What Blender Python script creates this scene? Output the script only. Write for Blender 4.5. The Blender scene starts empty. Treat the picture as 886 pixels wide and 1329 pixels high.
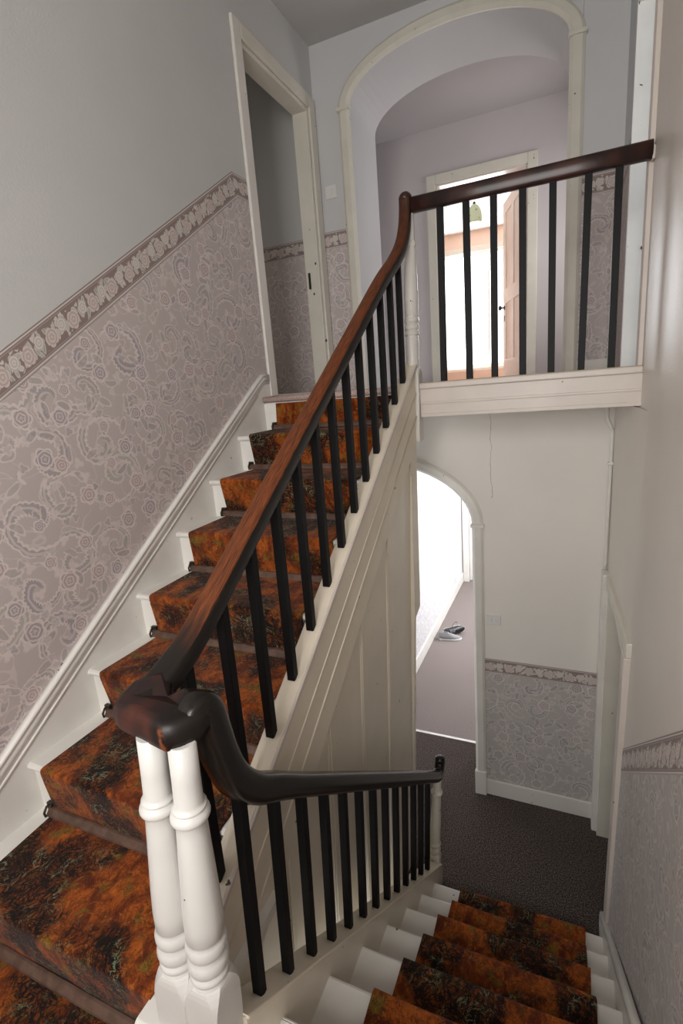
import bpy, bmesh, math, random
from mathutils import Vector, Matrix

# ------------------------------------------------------------------ camera, sky, lights, exposure
C = bpy.context.scene.collection
SC = bpy.context.scene
EYE = 2.905                      # eye height over the hall floor; everything below is measured from the eye
cd = bpy.data.cameras.new('camera')
cam = bpy.data.objects.new('camera', cd)
C.objects.link(cam)
RX = Vector((0.91364928, 0.39918044, -0.0768112))
DN = Vector((0.02465695, -0.24302812, -0.96970582))
FW = Vector((-0.40575488, 0.88407709, -0.23188504))
cam.matrix_world = Matrix(((RX.x, -DN.x, -FW.x, 0), (RX.y, -DN.y, -FW.y, 0), (RX.z, -DN.z, -FW.z, EYE), (0, 0, 0, 1)))
cd.sensor_fit = 'AUTO'; cd.sensor_width = 36.0
cd.lens = 36.0 * 657.68 / 1329.0
cd.clip_start = 0.02
SC.camera = cam

w = bpy.data.worlds.new('overcast_sky'); SC.world = w; w.use_nodes = True
bg = w.node_tree.nodes['Background']
bg.inputs[0].default_value = (0.93, 0.96, 1.0, 1); bg.inputs[1].default_value = 2.0

def area(name, loc, aim, sx, sy, power, col):
    l = bpy.data.lights.new(name, 'AREA'); l.shape = 'RECTANGLE'; l.size = sx; l.size_y = sy
    l.energy = power; l.color = col
    o = bpy.data.objects.new(name, l); C.objects.link(o)
    o.location = (loc[0], loc[1], loc[2] + EYE)
    o.rotation_euler = Vector(aim).to_track_quat('-Z', 'Y').to_euler()
    return o
area('stair_window_daylight', (-0.45, -1.34, 0.45), (-0.12, 1, -0.08), 1.1, 1.6, 70, (1.0, 0.972, 0.935))
area('passage_added_light', (0.42, 4.75, 1.1), (-1, -0.05, -0.05), 0.6, 1.1, 9, (1.0, 0.97, 0.95))  # added light for the passage and arch jamb, source unseen
area('bedroom_window_daylight', (-1.2, 8.98, 1.1), (0, -1, -0.05), 1.5, 1.6, 130, (0.93, 0.96, 1.0))
area('hall_side_window_daylight', (0.42, 6.0, -1.3), (-1, 0, -0.15), 1.5, 1.5, 75, (0.97, 0.98, 1.0))
area('west_room_added_light', (-3.05, 2.6, 1.1), (1, 0.3, -0.1), 0.8, 1.0, 2.0, (1.0, 0.95, 0.85))  # light added to brighten the left room, no window is built there
area('side_room_window_daylight', (1.95, 2.3, 0.9), (-1, 0.6, -0.1), 0.9, 1.2, 22, (0.82, 0.92, 1.0))
SC.view_settings.view_transform = 'Standard'; SC.view_settings.look = 'None'
SC.view_settings.gamma = 1.0; SC.view_settings.exposure = 0.0; SC.view_settings.use_curve_mapping = False

# ------------------------------------------------------------------ mesh helpers
class MB:
    def __init__(s): s.v = []; s.f = []; s.uv = []; s.sm = []; s.mi = []
    def face(s, idx, uv=None, smooth=False, mi=0):
        s.f.append(tuple(idx)); s.uv.append(uv); s.sm.append(smooth); s.mi.append(mi)
    def add(s, pts):
        n = len(s.v); s.v += [tuple(p) for p in pts]; return n
    def box(s, x0, x1, y0, y1, z0, z1, mi=0, shear=None):
        p = [(x, y, z) for z in (z0, z1) for y in (y0, y1) for x in (x0, x1)]
        if shear: p = [shear(q) for q in p]
        n = s.add(p)
        for q in ((0, 2, 3, 1), (4, 5, 7, 6), (0, 1, 5, 4), (2, 6, 7, 3), (0, 4, 6, 2), (1, 3, 7, 5)):
            s.face([n + i for i in q], mi=mi)
        return s
    def prism(s, poly, axis, a0, a1, fn=None, smooth=False, mi=0):
        """poly in the two other axes (kept in xyz order), extruded along axis"""
        def mk(p, a):
            r = {'x': (a, p[0], p[1]), 'y': (p[0], a, p[1]), 'z': (p[0], p[1], a)}[axis]
            return fn(r) if fn else r
        k = len(poly)
        n = s.add([mk(p, a0) for p in poly] + [mk(p, a1) for p in poly])
        s.face([n + i for i in range(k)][::-1], mi=mi); s.face([n + k + i for i in range(k)], mi=mi)
        for i in range(k):
            j = (i + 1) % k
            s.face([n + i, n + j, n + k + j, n + k + i], smooth=smooth, mi=mi)
        return s
    def loops(s, rings, closed_ring=True, caps=True, smooth=True, uvs=None, mi=0):
        k = len(rings[0]); n = s.add([p for r in rings for p in r])
        for a in range(len(rings) - 1):
            for i in range(k if closed_ring else k - 1):
                j = (i + 1) % k
                uv = None
                if uvs:
                    u0, u1 = uvs[0][a], uvs[0][a + 1]; v0, v1 = uvs[1][i], uvs[1][i + 1]
                    uv = [(u0, v0), (u0, v1), (u1, v1), (u1, v0)]
                s.face([n + a * k + i, n + a * k + j, n + (a + 1) * k + j, n + (a + 1) * k + i], uv, smooth, mi)
        if caps:
            m = n + (len(rings) - 1) * k
            cu = [(uvs[0][0], uvs[1][i]) for i in range(k)] if uvs else None
            s.face([n + i for i in range(k)][::-1], cu[::-1] if cu else None, False, mi)
            cu = [(uvs[0][-1], uvs[1][i]) for i in range(k)] if uvs else None
            s.face([m + i for i in range(k)], cu, False, mi)
        return s
    def lathe(s, p0, p1, prof, seg=20, mi=0):
        """prof: (t along p0..p1 in metres from p0, radius)"""
        p0 = Vector(p0); ax = (Vector(p1) - p0).normalized()
        u = ax.orthogonal().normalized(); v = ax.cross(u)
        rings = [[p0 + ax * t + (u * math.cos(2 * math.pi * i / seg) + v * math.sin(2 * math.pi * i / seg)) * r
                  for i in range(seg)] for t, r in prof]
        return s.loops(rings, mi=mi)
    def tube(s, path, r, seg=10, mi=0):
        P = [Vector(p) for p in path]; rings = []; up = None
        for i, p in enumerate(P):
            t = (P[min(i + 1, len(P) - 1)] - P[max(i - 1, 0)]).normalized()
            if up is None: up = t.orthogonal().normalized()
            up = (up - t * up.dot(t)).normalized(); sd = t.cross(up)
            rr = r[i] if isinstance(r, (list, tuple)) else r
            rings.append([p + (up * math.cos(2 * math.pi * k / seg) + sd * math.sin(2 * math.pi * k / seg)) * rr for k in range(seg)])
        return s.loops(rings, mi=mi)
    def sweep(s, path, prof, side, scale=None, uvlen=True):
        """prof: (across, up); side: fixed across direction"""
        P = [Vector(p) for p in path]; rings = []; us = [0.0]
        for i, p in enumerate(P):
            t = (P[min(i + 1, len(P) - 1)] - P[max(i - 1, 0)]).normalized()
            sd = Vector(side); sd = (sd - t * sd.dot(t)).normalized(); up = sd.cross(t)
            if i: us.append(us[-1] + (P[i] - P[i - 1]).length)
            a, b = scale[i] if scale else (1, 1)
            rings.append([p + sd * q[0] * a + up * q[1] * b for q in prof])
        vs = [i / len(prof) for i in range(len(prof) + 1)]
        return s.loops(rings, uvs=(us, vs))
    def build(s, name, mats, parent=None, bevel=0.0, uvfn=None):
        me = bpy.data.meshes.new(name)
        b = BASE.get(parent.name, (0, 0, 0)) if parent else (0, 0, 0)
        me.from_pydata([(x - b[0], y - b[1], z - b[2]) for x, y, z in s.v], [], s.f)
        if not isinstance(mats, (list, tuple)): mats = [mats]
        for m in mats: me.materials.append(m)
        uvl = me.uv_layers.new(name='UVMap')
        for p, uv, sm, mi in zip(me.polygons, s.uv, s.sm, s.mi):
            p.use_smooth = sm; p.material_index = mi
            for k, li in enumerate(p.loop_indices):
                if uv: uvl.data[li].uv = uv[k]
                elif uvfn:
                    uvl.data[li].uv = uvfn(*s.v[p.vertices[k]])
        me.validate(); me.update()
        bm = bmesh.new(); bm.from_mesh(me)
        if not uvfn and not any(s.uv): bmesh.ops.recalc_face_normals(bm, faces=bm.faces)
        if bevel:
            bmesh.ops.remove_doubles(bm, verts=bm.verts, dist=1e-5)
            bmesh.ops.recalc_face_normals(bm, faces=bm.faces)
            es = [e for e in bm.edges if len(e.link_faces) == 2 and e.calc_face_angle(0) > 0.5]
            bmesh.ops.bevel(bm, geom=es, offset=bevel, segments=2, profile=0.5, affect='EDGES', clamp_overlap=True)
        bm.to_mesh(me); bm.free()
        o = bpy.data.objects.new(name, me); C.objects.link(o)
        if parent: o.parent = parent; BASE[o.name] = b
        return o

BASE = {}
def thing(name, label, cat, base, group=None):
    o = bpy.data.objects.new(name, None); C.objects.link(o); o.empty_display_size = 0.05
    o.location = base; BASE[o.name] = tuple(base)
    o['label'] = label; o['category'] = cat
    if group: o['group'] = group
    return o
def struct(name, base=(0, 0, 0)):
    o = bpy.data.objects.new(name, None); C.objects.link(o); o.empty_display_size = 0.05
    o.location = base; BASE[o.name] = tuple(base); o['kind'] = 'structure'
    return o
def tag(o, label, cat, group=None):
    o['label'] = label; o['category'] = cat
    if group: o['group'] = group
    return o
def S(o, label=None):
    o['kind'] = 'structure'
    if label: o['label'] = label
    return o
def box(x0, x1, y0, y1, z0, z1): return MB().box(x0, x1, y0, y1, z0, z1)

# ------------------------------------------------------------------ node helpers
class N:
    def __init__(s, nt, sock): s.nt = nt; s.s = sock
    def _m(s, op, *a, clamp=False):
        n = s.nt.nodes.new('ShaderNodeMath'); n.operation = op; n.use_clamp = clamp
        for i, v in enumerate((s,) + a):
            if isinstance(v, N): s.nt.links.new(v.s, n.inputs[i])
            else: n.inputs[i].default_value = v
        return N(s.nt, n.outputs[0])
    def __add__(s, o): return s._m('ADD', o)
    __radd__ = __add__
    def __mul__(s, o): return s._m('MULTIPLY', o)
    __rmul__ = __mul__
    def __sub__(s, o): return s._m('SUBTRACT', o)
    def __rsub__(s, o): return (s * -1.0) + o
    def __truediv__(s, o): return s._m('DIVIDE', o)
    def __gt__(s, o): return s._m('GREATER_THAN', o)
    def __lt__(s, o): return s._m('LESS_THAN', o)
    def abs(s): return s._m('ABSOLUTE')
    def cos(s): return s._m('COSINE')
    def sin(s): return s._m('SINE')
    def fract(s): return s._m('FRACT')
    def floor(s): return s._m('FLOOR')
    def sqrt(s): return s._m('SQRT')
    def pow(s, o): return s._m('POWER', o)
    def max(s, o): return s._m('MAXIMUM', o)
    def min(s, o): return s._m('MINIMUM', o)
    def atan2(s, o): return s._m('ARCTAN2', o)
    def step(s, a, b):          # smooth 0..1 from a to b
        n = s.nt.nodes.new('ShaderNodeMapRange'); n.interpolation_type = 'SMOOTHSTEP'
        s.nt.links.new(s.s, n.inputs[0]); n.inputs[1].default_value = a; n.inputs[2].default_value = b
        n.inputs[3].default_value = 0; n.inputs[4].default_value = 1
        return N(s.nt, n.outputs[0])
    def line(s, c, wd): return 1.0 - ((s - c).abs()).step(wd * 0.5, wd)

class Mat:
    def __init__(s, name, rough=0.6, spec=0.5):
        s.m = bpy.data.materials.new(name); s.m.use_nodes = True; s.nt = s.m.node_tree
        s.b = s.nt.nodes['Principled BSDF']; s.b.inputs['Roughness'].default_value = rough
        s.b.inputs['Specular IOR Level'].default_value = spec
    def n(s, t, **k):
        n = s.nt.nodes.new(t)
        for a, v in k.items(): setattr(n, a, v)
        return n
    def link(s, a, b): s.nt.links.new(a.s if isinstance(a, N) else a, b)
    def coord(s, kind='Object'): return s.n('ShaderNodeTexCoord').outputs[kind]
    def geopos(s): return s.n('ShaderNodeNewGeometry').outputs['Position']
    def sep(s, v):
        n = s.n('ShaderNodeSeparateXYZ'); s.link(v, n.inputs[0]); return [N(s.nt, o) for o in n.outputs]
    def comb(s, x, y, z=0.0):
        n = s.n('ShaderNodeCombineXYZ')
        for i, v in enumerate((x, y, z)):
            if isinstance(v, N): s.link(v, n.inputs[i])
            else: n.inputs[i].default_value = v
        return n.outputs[0]
    def noise(s, vec, scale, detail=2, rough=0.5, dist=0.0, color=False):
        n = s.n('ShaderNodeTexNoise'); n.inputs['Scale'].default_value = scale; n.inputs['Detail'].default_value = detail
        n.inputs['Roughness'].default_value = rough; n.inputs['Distortion'].default_value = dist
        s.link(vec, n.inputs['Vector'])
        return n.outputs['Color'] if color else N(s.nt, n.outputs['Fac'])
    def voro(s, vec, scale, feature='F1', dim='2D', rnd=1.0):
        n = s.n('ShaderNodeTexVoronoi', feature=feature, voronoi_dimensions=dim)
        n.inputs['Scale'].default_value = scale; n.inputs['Randomness'].default_value = rnd
        s.link(vec, n.inputs['Vector']); return n
    def mix(s, f, a, b):
        n = s.n('ShaderNodeMix', data_type='RGBA')
        for sock, v in ((n.inputs[0], f), (n.inputs[6], a), (n.inputs[7], b)):
            if isinstance(v, N): s.link(v, sock)
            elif isinstance(v, bpy.types.NodeSocket): s.link(v, sock)
            elif isinstance(v, (tuple, list)): sock.default_value = (*v, 1)
            else: sock.default_value = v
        return n.outputs[2]
    def color(s, v):
        if isinstance(v, (tuple, list)): s.b.inputs['Base Color'].default_value = (*v, 1)
        else: s.link(v, s.b.inputs['Base Color'])
        return s
    def bump(s, h, strength=0.3, dist=0.002):
        n = s.n('ShaderNodeBump'); n.inputs['Strength'].default_value = strength; n.inputs['Distance'].default_value = dist
        s.link(h, n.inputs['Height']); s.link(n.outputs[0], s.b.inputs['Normal']); return s
    def rough(s, v): s.link(v, s.b.inputs['Roughness']); return s

def paint(name, col, rough=0.35, chips=True, wave=0.15):
    a = Mat(name, rough, 0.4); p = a.geopos()
    n1 = a.noise(p, 6, 3); c = a.mix(n1.step(0.3, 0.75), tuple(x * 0.93 for x in col), col)
    if chips:
        ch = a.noise(p, 34, 2).step(0.755, 0.768); c = a.mix(ch, c, (0.05, 0.035, 0.025))
    a.color(c); a.bump(a.noise(p, 22, 2), wave, 0.004)
    return a.m
def plaster(name, col, rough=0.85, tex=0.5, spec=0.3, crack=None, bulge=0.0):
    a = Mat(name, rough, spec); p = a.geopos()
    n1 = a.noise(p, 1.7, 3); c = a.mix(n1.step(0.3, 0.7), tuple(x * 0.95 for x in col), col)
    if crack:
        x, y, z = a.sep(p); wob = a.noise(p, 9, 4) * 0.05 - 0.025
        m = ((x + wob) - crack[0]).abs().step(0.0006, 0.0022); m = (1.0 - m) * (z > crack[1] + EYE)
        c = a.mix(m * 0.7, c, (0.2, 0.17, 0.15))
    a.color(c)
    h = a.noise(p, 150, 2) * tex
    if bulge: h = h + a.noise(p, 2.6, 1) * bulge
    a.bump(h, 0.35, 0.003 if not bulge else 0.02)
    return a.m
def flat(name, col, rough=0.5, spec=0.5, metal=0.0):
    a = Mat(name, rough, spec); a.color(col); a.b.inputs['Metallic'].default_value = metal; return a.m

def polar(a, vec, scale, rnd):
    """one motif per Voronoi cell: local polar coordinates (in the vec's own units) and a random value"""
    v = a.voro(vec, scale, rnd=rnd)
    cx, cy, _ = a.sep(v.outputs['Position']); x, y, _z = a.sep(vec)
    dx = x - cx; dy = y - cy
    r = (dx * dx + dy * dy).sqrt()
    cr, cg, cb = a.sep(v.outputs['Color'])
    th = dy.atan2(dx) + cr * 6.283
    return r, th, cr, cg, cb
def wallpaper(name, base=(0.51, 0.45, 0.435), gain=1.0):
    a = Mat(name, 0.6, 0.3); uv = a.coord('UV'); u, v, _ = a.sep(uv)
    d = a.n('ShaderNodeMixRGB') if False else None
    nz = a.noise(uv, 9, 2, color=True); nx, ny, _n = a.sep(nz)
    vec = a.comb(u + (nx - 0.5) * 0.05, v + (ny - 0.5) * 0.05)
    light = tuple(min(1, x * 1.36) for x in base); dark = (base[0] * 0.70, base[1] * 0.70, base[2] * 0.77)
    pink = (base[0] * 0.92, base[1] * 0.80, base[2] * 0.80); green = (base[0] * 0.86, base[1] * 0.92, base[2] * 0.86)
    c = base
    # trailing fine stems
    st = a.noise(vec, 7.0, 1, 0.3, 1.2).line(0.5, 0.018)
    c = a.mix(st * 0.45, c, light)
    # acanthus scrolls: one spiral with a scalloped edge in every large cell
    r, th, cr, cg, cb = polar(a, vec, 5.0, 0.75)
    flip = (cg > 0.5) * 2.0 - 1.0
    R = 0.070 + cb * 0.035
    q = (r / R)
    s = (th * flip / 6.2832 + q * 0.85).fract()
    wd = (0.30 - q * 0.16) * (0.78 + ((th * 11.0) + q * 5.0).cos().abs() * 0.34)
    dist = (s - 0.5).abs(); inside = (q < 1.25) * (q > 0.18)
    band = (wd - dist).step(0.0, 0.03) * inside
    edge = (dist - wd).abs().line(0.0, 0.055) * inside
    rib = (dist).line(0.02, 0.03) * band
    c = a.mix(band * 0.95, c, a.mix(cg, dark, green))
    c = a.mix(edge * 0.85, c, light); c = a.mix(rib * 0.6, c, light)
    # leaves
    r, th, cr, cg, cb = polar(a, a.comb(u + (ny - 0.5) * 0.03 + 0.37, v + (nx - 0.5) * 0.03 + 0.21), 11.0, 0.9)
    lx = r * th.cos(); ly = r * th.sin()
    lf = ((lx * 30.0).pow(2.0) + (ly * 75.0 - (lx * 30.0).pow(2.0) * 0.4).pow(2.0)).sqrt()
    on = cg > 0.35
    c = a.mix((1.0 - lf.step(0.9, 1.0)) * on * 0.7, c, a.mix(cb, dark, green))
    c = a.mix(lf.line(1.0, 0.22) * on * 0.7, c, light)
    # small buds and sprigs
    r, th, cr, cg, cb = polar(a, a.comb(u + 0.71 + (nx - 0.5) * 0.03, v + 0.13), 19.0, 1.0)
    q = r * 55.0 / ((th * 1.5).cos().abs() * 0.55 + 0.45); on = cb > 0.55
    c = a.mix((1.0 - q.step(0.8, 1.0)) * on * 0.8, c, a.mix(cg, dark, light)); c = a.mix(q.line(1.05, 0.3) * on * 0.5, c, light)
    # roses
    r, th, cr, cg, cb = polar(a, a.comb(u + 0.11, v + 0.53), 6.6, 0.7)
    R = 0.022 + cg * 0.020; q = r / R
    pet = q / ((th * 2.5).cos().abs() * 0.25 + 0.80)
    fl = 1.0 - pet.step(0.95, 1.0)
    ring = (pet * 2.6 + (th * 2.5).cos().abs() * 0.6 + (th * 1.0).sin() * 0.3).fract().line(0.5, 0.26) * fl
    c = a.mix(fl * 0.9, c, a.mix(cb, pink, dark)); c = a.mix(ring * 0.8, c, light)
    c = a.mix(pet.line(1.0, 0.14) * 0.9, c, light)
    # fine woven horizontal ground
    c = a.mix((v * 900.0).sin().step(-0.2, 0.9) * 0.12, c, light)
    a.color(c)
    a.bump(a.noise(uv, 220, 1), 0.15, 0.001)
    return a.m
def border(name):
    a = Mat(name, 0.6, 0.3); uv = a.coord('UV'); u, v, _ = a.sep(uv)
    H = 0.112
    base = (0.27, 0.205, 0.19); mauve = (0.42, 0.36, 0.35); cream = (0.66, 0.61, 0.57); green = (0.36, 0.39, 0.35)
    vv = v
    c = a.mix((vv - 0.5).abs().step(0.36, 0.37), base, mauve)
    for k, cc in ((0.10, base), (0.055, cream), (0.90, base), (0.945, cream), (0.985, base)):
        c = a.mix(vv.line(k, 0.022), c, cc)
    x = u; y = (vv - 0.5) * H
    vec = a.comb(x, y * 0.85)
    env = (u * 6.2832 / 0.13).sin() * 0.006 + a.noise(a.comb(x, 0.0), 60, 1) * 0.012 - 0.006
    mask = 1.0 - (y.abs() + env).step(0.031, 0.034)
    r, th, cr, cg, cb = polar(a, a.comb(x + 3.1, y * 0.8 + 0.4), 40.0, 0.85)
    lf = ((r * th.cos() * 75.0).pow(2.0) + (r * th.sin() * 150.0).pow(2.0)).sqrt()
    c = a.mix((1.0 - lf.step(0.95, 1.05)) * mask * 0.95, c, a.mix(cb, green, cream))
    c = a.mix(lf.line(1.0, 0.3) * mask * 0.7, c, cream)
    # row of roses, large and small by turns
    px = (x / 0.062); ix = px.floor(); fx = (px.fract() - 0.5) * 0.062
    alt = (ix * 0.5).fract() * 2.0
    fy = y - (alt - 0.5) * 0.012
    r = (fx * fx + fy * fy).sqrt(); th = fy.atan2(fx) + ix * 1.7
    q = r / (0.031 - alt * 0.006) / ((th * 2.5).cos().abs() * 0.28 + 0.78)
    fl = 1.0 - q.step(0.95, 1.02)
    ring = (q * 2.4 + (th * 2.5).cos().abs() * 0.5).fract().line(0.45, 0.3) * fl
    c = a.mix(fl, c, a.mix(alt, (0.50, 0.40, 0.38), cream)); c = a.mix(ring * 0.75, c, a.mix(alt, cream, (0.46, 0.40, 0.37)))
    a.color(c)
    return a.m
def stair_carpet(name):
    a = Mat(name, 0.95, 0.08); uv = a.coord('UV')
    u, v, _ = a.sep(uv)
    zone = a.noise(uv, 3.4, 2, 0.5, 0.5)
    n2 = a.noise(a.comb(u * 1.0, v * 0.55), 17, 3, 0.6, 0.6)
    warp = a.noise(uv, 13, 3, color=True); wx, wy, _w = a.sep(warp)
    vec = a.comb(u + (wx - 0.5) * 0.11, v * 0.8 + (wy - 0.5) * 0.11)
    c = a.mix(n2.step(0.34, 0.66), (0.145, 0.027, 0.007), (0.46, 0.112, 0.014))
    c = a.mix(a.noise(a.comb(u + 5.3, v + 1.7), 15, 2).step(0.55, 0.68) * 0.8, c, (0.21, 0.135, 0.018))
    c = a.mix(a.noise(a.comb(u * 1.3, v), 34, 3, 0.6, 1.0).step(0.56, 0.72) * 0.7, c, (0.55, 0.17, 0.030))
    dk = zone.step(0.46, 0.58)
    vein = a.noise(vec, 17, 4, 0.6, 0.9).line(0.5, 0.034)
    vein2 = a.noise(a.comb(u + 1.9 + (wy - 0.5) * 0.08, v * 0.7), 30, 3, 0.6, 1.2).line(0.5, 0.042)
    ve2 = a.voro(vec, 58, 'DISTANCE_TO_EDGE'); e2 = N(a.nt, ve2.outputs['Distance'])
    fine = a.noise(vec, 60, 2, 0.5, 0.5).line(0.5, 0.04)
    c = a.mix(fine * 0.45, c, (0.06, 0.014, 0.005))
    c = a.mix(dk * 0.60, c, (0.030, 0.012, 0.007))
    c = a.mix((1.0 - e2.step(0.08, 0.2)) * dk * 0.75, c, (0.006, 0.005, 0.004))
    c = a.mix(vein * (dk * 0.65 + 0.35) * 0.95, c, (0.007, 0.006, 0.005))
    c = a.mix(vein2 * (dk * 0.75 + 0.2) * 0.95, c, (0.007, 0.006, 0.005))
    fleck = a.noise(a.comb(u + 1.908 + (wy - 0.5) * 0.08, v * 0.7 + 0.006), 30, 3, 0.6, 1.2).line(0.53, 0.022) * dk * a.noise(uv, 12, 1).step(0.48, 0.58)
    c = a.mix(fleck * 0.8, c, (0.21, 0.24, 0.14))
    pile = a.noise(uv, 420, 1)
    c = a.mix(pile.step(0.35, 0.7) * 0.35, c, a.mix(0.5, c, (0.0, 0.0, 0.0)))
    a.color(c); a.bump(pile + n2 * 0.8, 0.7, 0.004)
    a.b.inputs['Sheen Weight'].default_value = 0.08
    return a.m
def speckle(name, c0, c1, c2):
    a = Mat(name, 0.95, 0.1); p = a.geopos()
    n1 = a.noise(p, 140, 3, 0.8); n0 = a.noise(p, 2.2, 2)
    c = a.mix(n1.step(0.42, 0.64), c0, c1); c = a.mix(n0.step(0.45, 0.75) * 0.35, c, c2)
    a.color(c); a.bump(n1, 0.2, 0.003); return a.m
def rail_wood(name, worn, top_lo, top_hi, rough=0.32):
    a = Mat(name, rough, 0.3 if worn else 0.5); uv = a.coord('UV'); u, v, _ = a.sep(uv); p = a.geopos()
    gr = a.noise(a.comb(u * 1.6, v * 22.0), 9, 4, 0.65)
    dark = a.mix(gr.step(0.4, 0.7), (0.008, 0.007, 0.006), (0.018, 0.012, 0.009))
    c = dark
    if worn:
        nz = a.noise(a.comb(u * 1.4, v * 3.0), 5, 4, 0.65) * 0.26 - 0.13
        m = v.step(top_lo, top_lo + 0.03) * (1.0 - (v + nz * 0.6).step(top_hi, top_hi + 0.015))
        ends = (u + nz).step(0.13, 0.26) * (1.0 - u.step(2.0, 2.6) * 0.75)
        br = a.mix(gr.step(0.36, 0.64), (0.040, 0.011, 0.005), (0.24, 0.066, 0.018))
        pat = a.noise(a.comb(u * 1.1, v * 5.0), 6, 4, 0.7)
        br = a.mix(pat.step(0.52, 0.66) * 0.65, br, (0.035, 0.012, 0.007))
        scr = a.noise(a.comb(u * 0.8, v * 16.0), 26, 3).step(0.60, 0.66)
        br = a.mix(scr * 0.7, br, (0.02, 0.009, 0.006))
        c = a.mix(m * ends, c, br)
        a.rough((m * ends) * 0.16 + rough)
    chip = a.noise(p, 30, 2).step(0.77, 0.78)
    c = a.mix(chip, c, (0.55, 0.5, 0.46))
    a.color(c); a.bump(gr, 0.10, 0.001); return a.m

GLOSS = paint('white_gloss_paint', (0.74, 0.715, 0.665))
GLOSSB = paint('bright_white_gloss_paint', (0.82, 0.795, 0.75), 0.3, True, 0.1)
GLOSSDIM = paint('white_gloss_paint_dimmed', (0.68, 0.665, 0.635), 0.3, True, 0.05)  # stair white, darkened in the colour to offset strong light on the newels
CREAM = paint('cream_gloss_paint', (0.70, 0.665, 0.58))
PINKW = paint('pinkish_white_paint', (0.66, 0.585, 0.53))
BOARD = paint('beige_gloss_paint', (0.80, 0.72, 0.59), 0.33)
WALL = plaster('grey_white_emulsion', (0.575, 0.572, 0.565))
WALLW = plaster('cracked_white_emulsion', (0.79, 0.75, 0.70), crack=(-0.43, -0.72))
WALLM = plaster('mauve_emulsion', (0.57, 0.53, 0.535))
WALLR = plaster('satin_uneven_wall_paint', (0.72, 0.66, 0.60), 0.42, 0.15, 0.45, None, 1.0)
WALLB = plaster('pale_blue_grey_emulsion', (0.60, 0.62, 0.64))
PEACH = plaster('peach_emulsion', (0.82, 0.64, 0.52))
CEIL = plaster('ceiling_emulsion', (0.50, 0.49, 0.48))
CEILW = plaster('white_ceiling_emulsion', (0.8, 0.8, 0.8))
PAPER = wallpaper('scroll_and_rose_wallpaper')
PAPERR = wallpaper('worn_scroll_wallpaper', (0.46, 0.425, 0.405))
BORDER = border('rose_border_paper')
CARPET = stair_carpet('orange_and_black_stair_carpet')
HALLC = speckle('grey_speckled_hall_carpet', (0.022, 0.017, 0.015), (0.20, 0.16, 0.145), (0.055, 0.042, 0.034))
CORRC = speckle('pinkish_corridor_carpet', (0.21, 0.175, 0.165), (0.33, 0.28, 0.265), (0.27, 0.225, 0.21))
LANDC = speckle('beige_pink_landing_carpet', (0.40, 0.29, 0.26), (0.62, 0.49, 0.45), (0.5, 0.39, 0.36))
RAILU = rail_wood('worn_handrail_varnish', True, 0.10, 0.59, 0.42)
RAILL = rail_wood('dark_handrail_varnish', False, 0, 0, 0.25)
RAILL.node_tree.nodes['Principled BSDF'].inputs['Specular IOR Level'].default_value = 0.35
RAILT = Mat('dark_red_handrail_varnish', 0.35)
_p = RAILT.geopos(); RAILT.color(RAILT.mix(RAILT.noise(_p, 9, 4).step(0.35, 0.7), (0.016, 0.008, 0.007), (0.055, 0.020, 0.015))); RAILT = RAILT.m
WREATH = Mat('worn_reddish_varnish_painted_shade', 0.42, 0.35)
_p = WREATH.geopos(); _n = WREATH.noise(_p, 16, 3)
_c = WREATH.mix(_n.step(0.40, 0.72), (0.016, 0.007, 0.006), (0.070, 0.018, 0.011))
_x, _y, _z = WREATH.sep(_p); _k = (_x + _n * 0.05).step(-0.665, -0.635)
_c = WREATH.mix(_k, _c, (0.009, 0.006, 0.005))  # near-black right side: dark varnish plus shade painted into the colour
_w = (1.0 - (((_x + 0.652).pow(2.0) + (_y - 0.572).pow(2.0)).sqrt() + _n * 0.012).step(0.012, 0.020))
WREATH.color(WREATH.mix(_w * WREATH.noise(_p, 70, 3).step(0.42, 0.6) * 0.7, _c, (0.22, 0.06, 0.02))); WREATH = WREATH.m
BAR = flat('black_satin_paint', (0.004, 0.004, 0.0045), 0.5, 0.18)
BRONZE = flat('dark_bronze', (0.05, 0.04, 0.03), 0.45, 0.5, 0.6)
ROD = Mat('brown_wood_stain', 0.5); _p = ROD.geopos()
ROD.color(ROD.mix(ROD.noise(_p, 30, 3).step(0.3, 0.7), (0.075, 0.040, 0.028), (0.13, 0.075, 0.052))); ROD = ROD.m
PLATE = flat('off_white_plastic', (0.72, 0.70, 0.68), 0.4)
BLACK = flat('black_iron', (0.012, 0.012, 0.012), 0.4)
ALU = flat('pale_metal_strip', (0.75, 0.73, 0.70), 0.3, 0.5, 0.3)

# ------------------------------------------------------------------ key dimensions (metres, eye at 0,0,0)
XL, XS = -1.67, -1.655            # left wall plane, face of its stair string
G1, R1, Y1, Z1 = 0.287, 0.19, 0.600, -1.329     # upper flight: nosing k at y=Y1+G1 k, z=Z1+R1 k
G2, R2, Y2 = 0.2416, 0.198, 2.465               # lower flight: nosing k at y=Y2-G2 k, z=FL+R2 k
FL = -2.905                        # hall floor
HL = -1.519                        # half landing
P1 = 0.662                         # pitch of the upper flight
CE = 2.27                          # ceiling
YB = 3.18                          # hall back wall
YA = 3.70                          # landing arch wall
def lean(z, z0=-0.8, k=0.045): return k * min(0.0, z - z0)

# ------------------------------------------------------------------ the setting
def sheet(name, mat, parent, poly, axis, a, uvfn, th=0.0012, sign=1):
    """thin paper glued on a wall: poly in the two other axes"""
    m = MB(); m.prism(poly, axis, a, a + th * sign)
    return m.build(name, mat, parent, uvfn=uvfn)

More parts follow.
